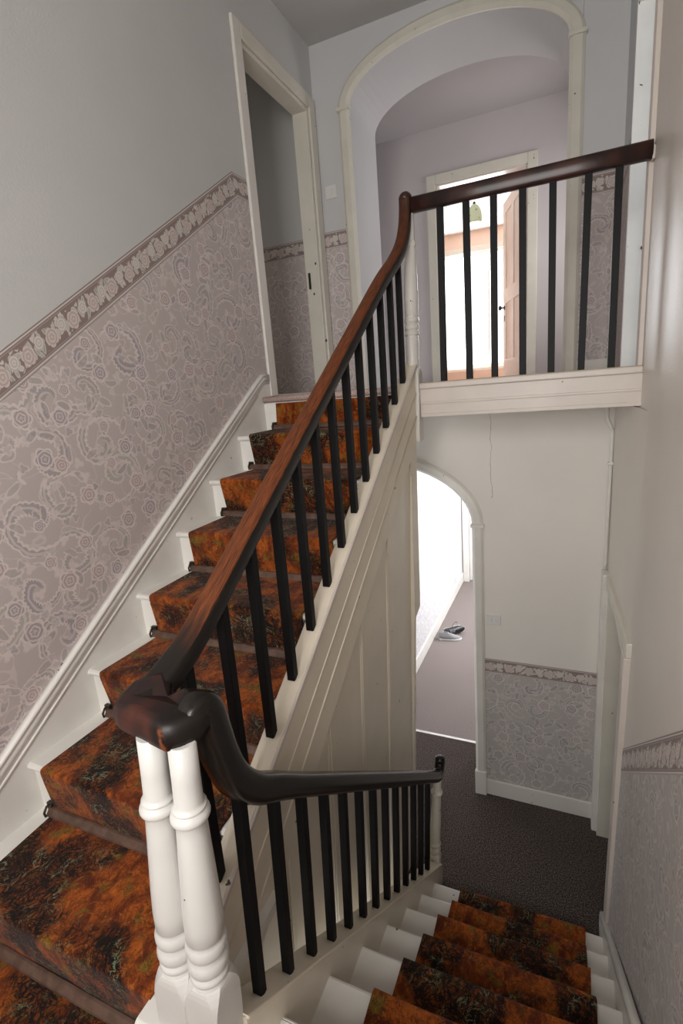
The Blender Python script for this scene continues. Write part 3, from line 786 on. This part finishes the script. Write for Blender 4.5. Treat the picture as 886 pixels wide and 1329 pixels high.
def runner(name, label, x0, x1, steps, down, base, end):
    """carpet runner following nosings [(y,z)] (list of polyline points on the top surface)"""
    P = [Vector(p) for p in steps]; out = []
    R = 0.024
    for i, p in enumerate(P):
        if 0 < i < len(P) - 1:
            a = (P[i - 1] - p).normalized(); b = (P[i + 1] - p).normalized()
            rr = min(R, (P[i - 1] - p).length * 0.45, (P[i + 1] - p).length * 0.45)
            for t in (0, .25, .5, .75, 1): out.append(p + a * rr * (1 - t) ** 2 + b * rr * t ** 2)
        else: out.append(p)
    th = 0.0085; m = MB(); us_ = [0.0]
    nrm = []
    for i in range(len(out)):
        d = (out[min(i + 1, len(out) - 1)] - out[max(i - 1, 0)]).normalized(); nrm.append(Vector((-d.y, d.x)) * (-1 if down else 1))
        if i: us_.append(us_[-1] + (out[i] - out[i - 1]).length)
    nx = 8; rnd = random.Random(4); XX = [x0 + (x1 - x0) * j / nx for j in range(nx + 1)]
    rings = []
    for i, p in enumerate(out):
        edge = [0.006 * math.sin(us_[i] * 9 + q) * (0.5 + 0.5 * rnd.random()) for q in (0, 2)]
        row = []
        for j, x in enumerate(XX):
            e = 0.0015 * math.sin(us_[i] * 17 + j * 1.3)
            xx = x + (edge[0] if j == 0 else edge[1] if j == nx else 0)
            q = p + nrm[i] * e
            row.append((xx, q.x, q.y))
        for j, x in reversed(list(enumerate(XX))):
            xx = x + (edge[0] if j == 0 else edge[1] if j == nx else 0)
            q = p - nrm[i] * th
            row.append((xx, q.x, q.y))
        rings.append(row)
    uv_v = XX + XX[::-1] + [XX[0]]
    m.loops(rings, smooth=True, uvs=(us_, uv_v))
    o = m.build(name, CARPET)
    for mesh in (o.data,):
        for l in mesh.uv_layers[0].data: l.uv = (l.uv[1] + 3, l.uv[0] + 1.3)
    bm = bmesh.new(); bm.from_mesh(o.data); bmesh.ops.recalc_face_normals(bm, faces=bm.faces)
    for e in bm.edges:
        if len(e.link_faces) == 2 and e.calc_face_angle(0) > 1.1: e.smooth = False
    bm.to_mesh(o.data); bm.free()
    return tag(o, label, 'carpet')
st = [(Y1 + 0.014, HL + 0.001)]
for k in range(0, 7):
    yn, z = Y1 + G1 * k, Z1 + R1 * k
    st += [(yn - 0.009, z - 0.040), (yn - 0.013, z), (yn + G1 + 0.013, z + 0.001)]
st += [(Y1 + G1 * 7 + 0.013, -0.042)]
runner('stair_carpet', 'orange and black patterned carpet runner on the upper flight', -1.573, -0.853, st, False, None, None)

rods = 'stair rods on the upper flight'
ordn = ('lowest', 'second lowest', 'third', 'fourth', 'fifth', 'sixth', 'seventh', 'topmost')
for k in range(8):
    y, z = Y1 + G1 * k - 0.003, Z1 + R1 * (k - 1) + 0.013
    if k in (0, 7): lb = 'brown stair rod at the %s riser of the orange carpeted upper flight' % ordn[k]
    else: lb = 'brown stair rod at the %s riser from the bottom of the orange carpet' % ordn[k]
    t = thing('stair_rod', lb, 'stair rod', (-1.21, y, z - 0.012), rods)
    MB().prism([(y + 0.012, z - 0.012), (y - 0.012, z - 0.012), (y - 0.010, z - 0.004), (y + 0.002, z + 0.011), (y + 0.012, z + 0.013)], 'x', -1.592, -0.836).build('rod', ROD, t, 0.002)
    for x in (-1.592, -0.846):
        m = MB().tube([(x, y + 0.016, z + 0.022), (x, y - 0.004, z + 0.020), (x, y - 0.016, z + 0.004), (x, y - 0.014, z - 0.010), (x, y + 0.006, z - 0.013)], 0.0045, 6)
        m.box(x - 0.012, x + 0.012, y + 0.006, y + 0.019, z - 0.013, z + 0.026)
        m.build('bracket', BRONZE, t)

# ------------------------------------------------------------------ lower flight
ls = thing('staircase', 'white painted lower stair flight going down to the grey hall carpet', 'staircase', (-0.2, 1.6, FL))
for k in range(1, 8):
    yn, z = Y2 - G2 * k, FL + R2 * k - 0.010
    x0 = -0.625
    y_back = yn - G2 - 0.034 if k < 7 else 0.765
    m = MB().prism([(yn, z - 0.012), (yn - 0.004, z - 0.004), (yn - 0.012, z), (y_back, z), (y_back, z - 0.026), (yn - 0.012, z - 0.026), (yn - 0.004, z - 0.021)], 'x', x0, 0.215)
    m.build('tread', GLOSS, ls)
    box(x0, 0.215, yn - 0.038, yn - 0.022, z - R2 + (0.0 if k > 1 else 0.010), z - 0.026).build('riser', GLOSS, ls)
def n2(y, off): return FL + 0.8195 * (Y2 - y) + off
MB().prism([(0.64, n2(0.64, 0.075)), (2.395, n2(2.395, 0.075)), (2.395, FL), (2.15, FL), (0.64, n2(0.64, -0.28))], 'x', -0.690, -0.625).build('outer_string', BOARD, ls, 0.003)
MB().prism([(0.64, n2(0.64, 0.080)), (2.37, n2(2.37, 0.080)), (2.37, n2(2.37, 0.066)), (0.64, n2(0.64, 0.066))], 'x', -0.695, -0.618).build('string_cap', BOARD, ls, 0.003)
MB().prism([(0.5, n2(0.5, 0.05)), (2.44, n2(2.44, 0.05)), (2.44, FL), (2.30, FL), (0.5, n2(0.5, -0.25))], 'x', 0.214, 0.232).build('wall_string', GLOSS, ls, 0.004)
pth = [(0.228, y, n2(y, 0.056)) for y in (0.5, 1.5, 2.43)]
MB().sweep(pth, [(-0.014, -0.010), (0.012, -0.010), (0.014, 0.004), (0.010, 0.012), (-0.008, 0.012), (-0.014, 0.004)], (1, 0, 0)).build('string_cap', GLOSS, ls)
st = [(0.70, HL + 0.001)]
for k in range(7, 0, -1):
    yn, z = Y2 - G2 * k, FL + R2 * k
    st += [(yn + 0.013, z), (yn + 0.009, z - 0.040), (yn - 0.013, z - R2 + (0.001 if k > 1 else 0.002))]
runner('stair_carpet', 'dark orange and black carpet runner on the lower flight', -0.480, 0.133, st, False, None, None)

# ------------------------------------------------------------------ balustrades
def bar(parent, b, t_, h=0.0125, mat=None):
    """square baluster between two points"""
    m = MB()
    pts = []
    for p in (b, t_):
        pts += [(p[0] + sx * h, p[1] + sy * h, p[2]) for sx, sy in ((-1, -1), (1, -1), (1, 1), (-1, 1))]
    n = m.add(pts)
    for q in ((3, 2, 1, 0), (4, 5, 6, 7), (0, 1, 5, 4), (1, 2, 6, 5), (2, 3, 7, 6), (3, 0, 4, 7)): m.face([n + i for i in q])
    return m.build('baluster', mat or BAR, parent, 0.0015)
RAILP = []
for i in range(16):              # rounded mopstick section, v = 0.25 is the crown
    a = -math.pi * 0.5 + 2 * math.pi * i / 16
    ca, sa = math.cos(a), math.sin(a)
    e = 0.55
    x = math.copysign(abs(ca) ** e, ca) * 0.0285; y = math.copysign(abs(sa) ** e, sa) * 0.030
    if y < -0.01: x *= 0.86
    RAILP.append((x, y))
RAILP = RAILP[::-1]
# start index so that v=0 is at the bottom; walks up one side, over the top, down the other
def smooth_path(pts, n=6):
    P = [Vector(p) for p in pts]; out = []
    for i in range(len(P) - 1):
        p0, p1, p2, p3 = P[max(i - 1, 0)], P[i], P[i + 1], P[min(i + 2, len(P) - 1)]
        for k in range(n):
            t = k / n
            out.append(0.5 * ((2 * p1) + (p2 - p0) * t + (2 * p0 - 5 * p1 + 4 * p2 - p3) * t * t + (3 * p1 - p0 - 3 * p2 + p3) * t ** 3))
    out.append(P[-1]); return out

def newel(parent, pb, pt, prof, bz0, bz1, hw, mat):
    """turned post: pb..pt axis, prof (z, r), square block from bz0 to bz1"""
    pb = Vector(pb); pt = Vector(pt)
    def ax(z): f = (z - pb.z) / (pt.z - pb.z); return pb + (pt - pb) * f
    m = MB(); seg = 24
    rings = [[(ax(z).x + r_ * math.cos(2 * math.pi * i / seg), ax(z).y + r_ * math.sin(2 * math.pi * i / seg), z) for i in range(seg)] for z, r_ in prof]
    m.loops(rings); o = m.build('newel_post', mat, parent)
    m = MB(); rings = []
    for z, kx, ch in ((bz0, 1.0, 0.05), (bz1 - 0.055, 1.0, 0.05), (bz1 - 0.040, 1.0, 0.12), (bz1 - 0.026, 0.995, 0.24), (bz1 - 0.012, 0.96, 0.40), (bz1 - 0.004, 0.91, 0.52), (bz1, 0.84, 0.56)):
        c = ax(z); ring = []
        for sx, sy in ((-1, -1), (1, -1), (1, 1), (-1, 1)):
            b1 = (sx * (1 - ch), sy) if sx * sy > 0 else (sx, sy * (1 - ch)); a1 = (sx, sy * (1 - ch)) if sx * sy > 0 else (sx * (1 - ch), sy)
            for q in (a1, b1): ring.append((c.x + q[0] * hw * kx, c.y + q[1] * hw * kx, z))
        rings.append(ring)
    m.loops(rings, smooth=False); m.build('newel_block', mat, o)
    return o
def beads(lst):
    """(z, r) key list with 'bead' rings: (z0, z1, rmax, rbase)"""
    out = []
    for q in lst:
        if len(q) == 2: out.append(q)
        else:
            z0, z1, rm, rb = q
            for i in range(7):
                t = i / 6; out.append((z0 + (z1 - z0) * t, rb + (rm - rb) * math.sin(math.pi * t) ** 0.6))
    return out

# --- upper flight balustrade
ub = thing('balustrade', 'sloping balustrade of the upper flight with worn brown handrail', 'balustrade', (-0.74, 0.6, HL))
railpts = [(-0.735, 2.604, 0.862), (-0.735, 2.598, 0.80), (-0.736, 2.570, 0.715), (-0.738, 2.500, 0.625), (-0.741, 2.38, 0.535)]
railpts += [(-0.745, y, P1 * y - 1.029) for y in (2.2, 1.8, 1.4, 1.1, 0.95)]
railpts += [(-0.746, 0.86, -0.462), (-0.749, 0.78, -0.514), (-0.758, 0.70, -0.558), (-0.770, 0.625, -0.582)]
path = smooth_path(railpts, 6)[::-1]
scl = [(1.0 + 0.22 * max(0.0, min(1.0, (0.80 - p.y) / 0.15)), 1.0) for p in path]
MB().sweep(path, RAILP, (1, 0, 0), scale=scl).build('handrail', RAILU, ub)
MB().lathe((-0.735, 2.604, 0.850), (-0.735, 2.604, 0.892), [(0, 0.031), (0.015, 0.031), (0.027, 0.026), (0.036, 0.016), (0.041, 0.001)], 18).build('rail_cap', RAILT, ub)
def rail_u(y): return P1 * y - 1.029 - 0.022
for i in range(-2, 11):
    y = 1.037 + 0.1425 * i
    zt_ = rail_u(y)
    if i == -2: zt_ = -0.56 + 0.01
    if i == -1: zt_ = rail_u(y) + 0.002
    if i == 10: zt_ = rail_u(y) + 0.035
    bar(ub, (-0.747, y, nl(y, 0.108)), (-0.744, y, zt_))
nprof = beads([(-1.195, 0.034), (-1.185, 0.038), (-1.178, 0.038), (-1.176, 0.036), (-1.172, -1.152, 0.041, 0.035), (-1.150, -1.108, 0.0435, 0.035), (-1.106, -1.064, 0.0435, 0.036), (-1.060, 0.0395), (-1.02, 0.0405), (-0.96, 0.0385), (-0.88, 0.0345), (-0.80, 0.0305), (-0.776, 0.0295), (-0.774, -0.749, 0.0385, 0.0305), (-0.748, -0.738, 0.0335, 0.029), (-0.732, 0.0275), (-0.68, 0.0265), (-0.60, 0.0262)])
newel(ub, (-0.748, 0.600, -1.19), (-0.709, 0.600, -0.627), nprof, -1.62, -1.178, 0.0425, GLOSSDIM)
tprof = beads([(0.070, 0.030), (0.10, 0.031), (0.235, 0.032), (0.240, 0.262, 0.036, 0.030), (0.264, 0.298, 0.0365, 0.029), (0.300, 0.330, 0.0365, 0.030), (0.335, 0.033), (0.42, 0.0345), (0.52, 0.032), (0.60, 0.028), (0.640, 0.0265), (0.645, 0.675, 0.032, 0.0265), (0.68, 0.024), (0.83, 0.022)])
newel(ub, (-0.738, 2.615, 0.0), (-0.722, 2.615, 0.83), tprof, -0.285, 0.085, 0.039, GLOSS)
# --- wreath: block over the two newels, part of the upper handrail
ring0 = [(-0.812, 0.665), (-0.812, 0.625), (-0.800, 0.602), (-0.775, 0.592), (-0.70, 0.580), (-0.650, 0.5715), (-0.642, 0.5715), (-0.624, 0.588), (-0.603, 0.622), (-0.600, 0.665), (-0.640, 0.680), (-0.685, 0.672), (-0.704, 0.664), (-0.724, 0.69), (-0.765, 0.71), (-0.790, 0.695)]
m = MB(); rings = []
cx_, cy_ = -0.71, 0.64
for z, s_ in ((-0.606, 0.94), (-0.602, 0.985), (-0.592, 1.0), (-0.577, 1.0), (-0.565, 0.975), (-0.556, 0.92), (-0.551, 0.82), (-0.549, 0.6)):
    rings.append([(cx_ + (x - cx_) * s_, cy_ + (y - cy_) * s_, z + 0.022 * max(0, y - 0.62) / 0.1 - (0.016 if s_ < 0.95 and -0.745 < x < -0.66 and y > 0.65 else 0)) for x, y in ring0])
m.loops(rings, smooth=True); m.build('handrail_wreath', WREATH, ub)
# --- lower flight balustrade
lb = thing('balustrade', 'balustrade of the lower flight with near black handrail and goosenecked end', 'balustrade', (-0.65, 1.5, FL))
def zl(y): return -1.2715 - 0.812 * (y - 1.30)
gp = [(-0.642, 0.604, -0.606), (-0.637, 0.630, -0.580), (-0.632, 0.652, -0.566), (-0.630, 0.670, -0.584), (-0.629, 0.681, -0.640), (-0.628, 0.695, -0.708), (-0.627, 0.724, -0.782), (-0.626, 0.782, -0.852), (-0.625, 0.866, -0.918)]
gp += [(-0.625, y, zl(y)) for y in (0.99, 1.3, 1.7, 2.1, 2.27)]
gp += [(-0.625, 2.335, zl(2.335) + 0.004), (-0.625, 2.385, zl(2.385) + 0.022), (-0.625, 2.425, -2.108), (-0.625, 2.436, -2.075)]
path = smooth_path(gp, 6)
scl = []
for p in path:
    k = max(0.0, min(1.0, (0.95 - p.y) / 0.2)); e = max(0.0, min(1.0, (0.655 - p.y) / 0.05)); scl.append((1.0 + 0.10 * k - 0.22 * e, 1.0 + 0.17 * k - 0.40 * e))
MB().sweep(path, RAILP, (-1, 0, 0), scale=scl).build('handrail', RAILL, lb)
MB().lathe((-0.625, 2.435, -2.078), (-0.625, 2.437, -2.055), [(0, 0.029), (0.008, 0.027), (0.016, 0.019), (0.021, 0.001)], 16).build('rail_end', RAILL, lb)
for i in range(13):
    y = 0.724 + 0.1205 * i
    zb = n2(y, 0.078); zt_ = zl(y) - 0.02 if i > 0 else -0.76
    bar(lb, (-0.650, y, zb), (-0.650 + 0.040 * (zt_ - zb), y, zt_), 0.0122)
newel(lb, (-0.668, 0.603, -1.19), (-0.636, 0.603, -0.612), nprof, -1.62, -1.178, 0.0425, GLOSSDIM)
fp = beads([(-2.72, 0.030), (-2.715, 0.032), (-2.705, -2.665, 0.037, 0.030), (-2.66, -2.63, 0.037, 0.030), (-2.62, 0.032), (-2.5, 0.031), (-2.38, 0.027), (-2.30, 0.025), (-2.295, -2.265, 0.033, 0.025), (-2.255, 0.023), (-2.13, 0.021)])
newel(lb, (-0.672, 2.405, -2.72), (-0.632, 2.405, -2.13), fp, FL, -2.71, 0.036, CREAM)
# --- landing balustrade
tb = thing('balustrade', 'level landing balustrade with dark red brown handrail against the right wall', 'balustrade', (-0.2, 2.62, 0))
path = [(x, 2.612, 0.827 + 0.004 * (x + 0.7)) for x in (-0.71, -0.4, 0.0, 0.276)]
prof = [(a * 0.95, b * 1.15) for a, b in RAILP]
MB().sweep(path, prof, (0, -1, 0)).build('handrail', RAILT, tb)
box(0.274, 0.2845, 2.590, 2.634, 0.793, 0.842).build('rail_end_plaster', PINKW, tb, 0.004)
for xb, xt in ((-0.579, -0.575), (-0.452, -0.456), (-0.333, -0.334), (-0.206, -0.211), (-0.082, -0.088), (0.043, 0.050), (0.163, 0.162)):
    bar(tb, (xb, 2.62, 0.008), (xt, 2.62, 0.81), 0.0145)
# landing edge fascia
t5 = struct('trim_5', (-0.2, 2.6, 0))
box(-0.700, 0.292, 2.600, 2.645, -0.165, -0.022).build('fascia_board', PINKW, t5, 0.003)
box(-0.700, 0.286, 2.586, 2.665, -0.024, 0.006).build('curb', PINKW, t5, 0.006)
box(-0.698, 0.290, 2.594, 2.602, -0.100, -0.088).build('fascia_bead', PINKW, t5, 0.002)
box(-0.698, 0.290, 2.596, 2.602, -0.164, -0.146).build('fascia_bead', PINKW, t5, 0.002)
box(-0.699, 0.284, 2.60, 2.64, 0.006, 0.0085).build('curb_strip', flat('yellowed_varnish', (0.30, 0.24, 0.10), 0.5), t5)

# ------------------------------------------------------------------ small things
t = thing('light_switch', 'small square white light switch on the wall left of the landing arch', 'light switch', (-1.58, YA, 1.33))
box(-1.622, -1.537, YA - 0.011, YA, 1.328, 1.414).build('plate', PLATE, t, 0.003)
box(-1.590, -1.569, YA - 0.017, YA - 0.010, 1.354, 1.388).build('rocker', PLATE, t, 0.002)
t = thing('light_switch', 'white double light switch beside the downstairs archway', 'light switch', (-0.42, YB, -1.57))
box(-0.466, -0.377, YB - 0.011, YB, -1.572, -1.502).build('plate', PLATE, t, 0.003)
for x in (-0.448, -0.412):
    box(x, x + 0.016, YB - 0.017, YB - 0.010, -1.553, -1.524).build('rocker', PLATE, t, 0.002)
t = thing('pipe', 'thin white painted pipe running down the corner of the hall', 'pipe', (0.21, 3.16, -1.13))
MB().tube(smooth_path([(0.190, 3.162, -0.165), (0.190, 3.162, -0.235), (0.196, 3.162, -0.27), (0.214, 3.162, -0.315), (0.219, 3.162, -0.36), (0.216, 3.162, -0.75), (0.212, 3.162, -1.133)], 5), 0.0095, 10).build('tube', GLOSS, t)
box(0.202, 0.236, 3.148, 3.18, -0.515, -0.500).build('clip', GLOSS, t, 0.002)

# shoes on the corridor carpet
SHB = flat('black_leather', (0.012, 0.012, 0.014), 0.35); SHW = flat('white_rubber', (0.7, 0.7, 0.7), 0.5); SHG = flat('grey_mesh', (0.30, 0.30, 0.31), 0.8)
def shoe(label, fn, upper):
    t = thing('shoe', label, 'shoe', fn((0.13, 0, 0)), 'shoes on the corridor carpet')
    out = [(0, 0.0), (0.02, 0.032), (0.09, 0.034), (0.16, 0.046), (0.22, 0.044), (0.26, 0.022), (0.27, 0.0)]
    def loop(sc_, z): return [fn((0.135 + (x - 0.135) * sc_, y * sc_, z)) for x, y in out + [(x, -y) for x, y in out[-2:0:-1]]]
    MB().loops([loop(0.98, 0), loop(1.0, 0.008), loop(0.99, 0.026)], smooth=True).build('sole', SHW, t)
    rings = []
    for i, x in enumerate((0.006, 0.03, 0.07, 0.11, 0.15, 0.19, 0.23, 0.262)):
        hgt = (0.085, 0.098, 0.092, 0.088, 0.074, 0.056, 0.045, 0.030)[i]; wd = (0.018, 0.031, 0.034, 0.038, 0.044, 0.045, 0.036, 0.014)[i]
        rings.append([fn((x, wd * math.cos(a) * (0.75 if 1 < k < 7 and i < 4 else 1), 0.024 + (hgt - 0.024) * max(0, math.sin(a)))) for k, a in enumerate([math.pi * j / 8 for j in range(9)])])
    MB().loops(rings, smooth=True).build('upper', upper, t)
    MB().tube([fn((0.06 + 0.008 * i, 0.025 * (-1) ** i, 0.098 - 0.0018 * i)) for i in range(9)], 0.003, 6).build('laces', SHW, t)
    MB().tube([fn(p) for p in ((0.06, 0.02, 0.098), (0.09, 0.05, 0.10), (0.12, 0.075, 0.06), (0.16, 0.085, 0.012), (0.19, 0.075, 0.006))], 0.003, 6).build('lace_end', SHB, t)
    return t
def place(px, py, pz, ang, tilt):
    ca, sa = math.cos(ang), math.sin(ang); ct, s_t = math.cos(tilt), math.sin(tilt)
    def fn(p):
        x, y, z = p
        y, z = ct * y - s_t * z, s_t * y + ct * z
        return (px + ca * x - sa * y, py + sa * x + ca * y, pz + z)
    return fn
shoe('grey trainer lying flat on the corridor carpet beside the baseboard', place(-1.335, 5.33, FL, 0.25, 0.0), SHG)
shoe('black shoe tipped on its side against the corridor baseboard', place(-1.31, 5.46, FL + 0.045, 0.55, 1.25), SHB)

# bedroom pendant shade
t = thing('pendant_lamp', 'pale green glass pendant shade hanging from the bedroom ceiling', 'lamp', (-1.055, 6.6, 1.76))
SHADE = Mat('pale_green_glass', 0.35); _p = SHADE.geopos()
SHADE.color(SHADE.mix(SHADE.noise(_p, 22, 2).step(0.60, 0.66), (0.55, 0.70, 0.50), (0.30, 0.24, 0.16))); SHADE = SHADE.m
MB().lathe((-1.055, 6.6, 1.758), (-1.055, 6.6, 2.0), [(0.0, 0.076), (0.004, 0.082), (0.05, 0.086), (0.10, 0.083), (0.14, 0.072), (0.17, 0.055), (0.19, 0.034), (0.20, 0.012)], 22).build('shade', SHADE, t)
MB().tube([(-1.055, 6.6, 1.95), (-1.055, 6.6, CE)], 0.004, 8).build('flex', PLATE, t)
MB().lathe((-1.055, 6.6, 1.945), (-1.055, 6.6, 1.985), [(0, 0.016), (0.03, 0.016), (0.04, 0.006)], 12).build('lamp_holder', BRONZE, t)
MB().lathe((-1.055, 6.6, CE - 0.03), (-1.055, 6.6, CE), [(0, 0.01), (0.012, 0.04), (0.03, 0.045)], 16).build('ceiling_rose', PLATE, t)
# net curtain
NET = Mat('white_net', 0.9, 0.0); NET.color((0.9, 0.88, 0.86))
_tr = NET.n('ShaderNodeBsdfTranslucent'); _tr.inputs[0].default_value = (0.9, 0.88, 0.86, 1)
_tp = NET.n('ShaderNodeBsdfTransparent'); _m1 = NET.n('ShaderNodeMixShader'); _m1.inputs[0].default_value = 0.5
_m2 = NET.n('ShaderNodeMixShader'); _m2.inputs[0].default_value = 0.55
NET.link(NET.b.outputs[0], _m1.inputs[1]); NET.link(_tr.outputs[0], _m1.inputs[2])
NET.link(_m1.outputs[0], _m2.inputs[1]); NET.link(_tp.outputs[0], _m2.inputs[2])
NET.link(_m2.outputs[0], NET.nt.nodes['Material Output'].inputs[0])
t = thing('net_curtain', 'white net curtain over the bright bedroom window', 'curtain', (-1.75, 8.83, 0.25))
m = MB(); n = 40; rings = []
for z in (1.90, 1.2, 0.6, 0.26):
    rings.append([(-1.97 + 0.46 * i / n, 8.845 + 0.014 * math.sin(i * 1.15 + z * 0.6), z) for i in range(n + 1)])
m.loops(rings, closed_ring=False, caps=False); m.build('cloth', NET.m, t)
MB().tube([(-1.98, 8.85, 1.905), (-0.45, 8.85, 1.905)], 0.006, 8).build('wire', PLATE, t)

# ------------------------------------------------------------------ lift everything so that the hall floor is z = 0
for o in bpy.data.objects:
    if o.parent is None and o.type in ('MESH', 'EMPTY'): o.location.z += EYE
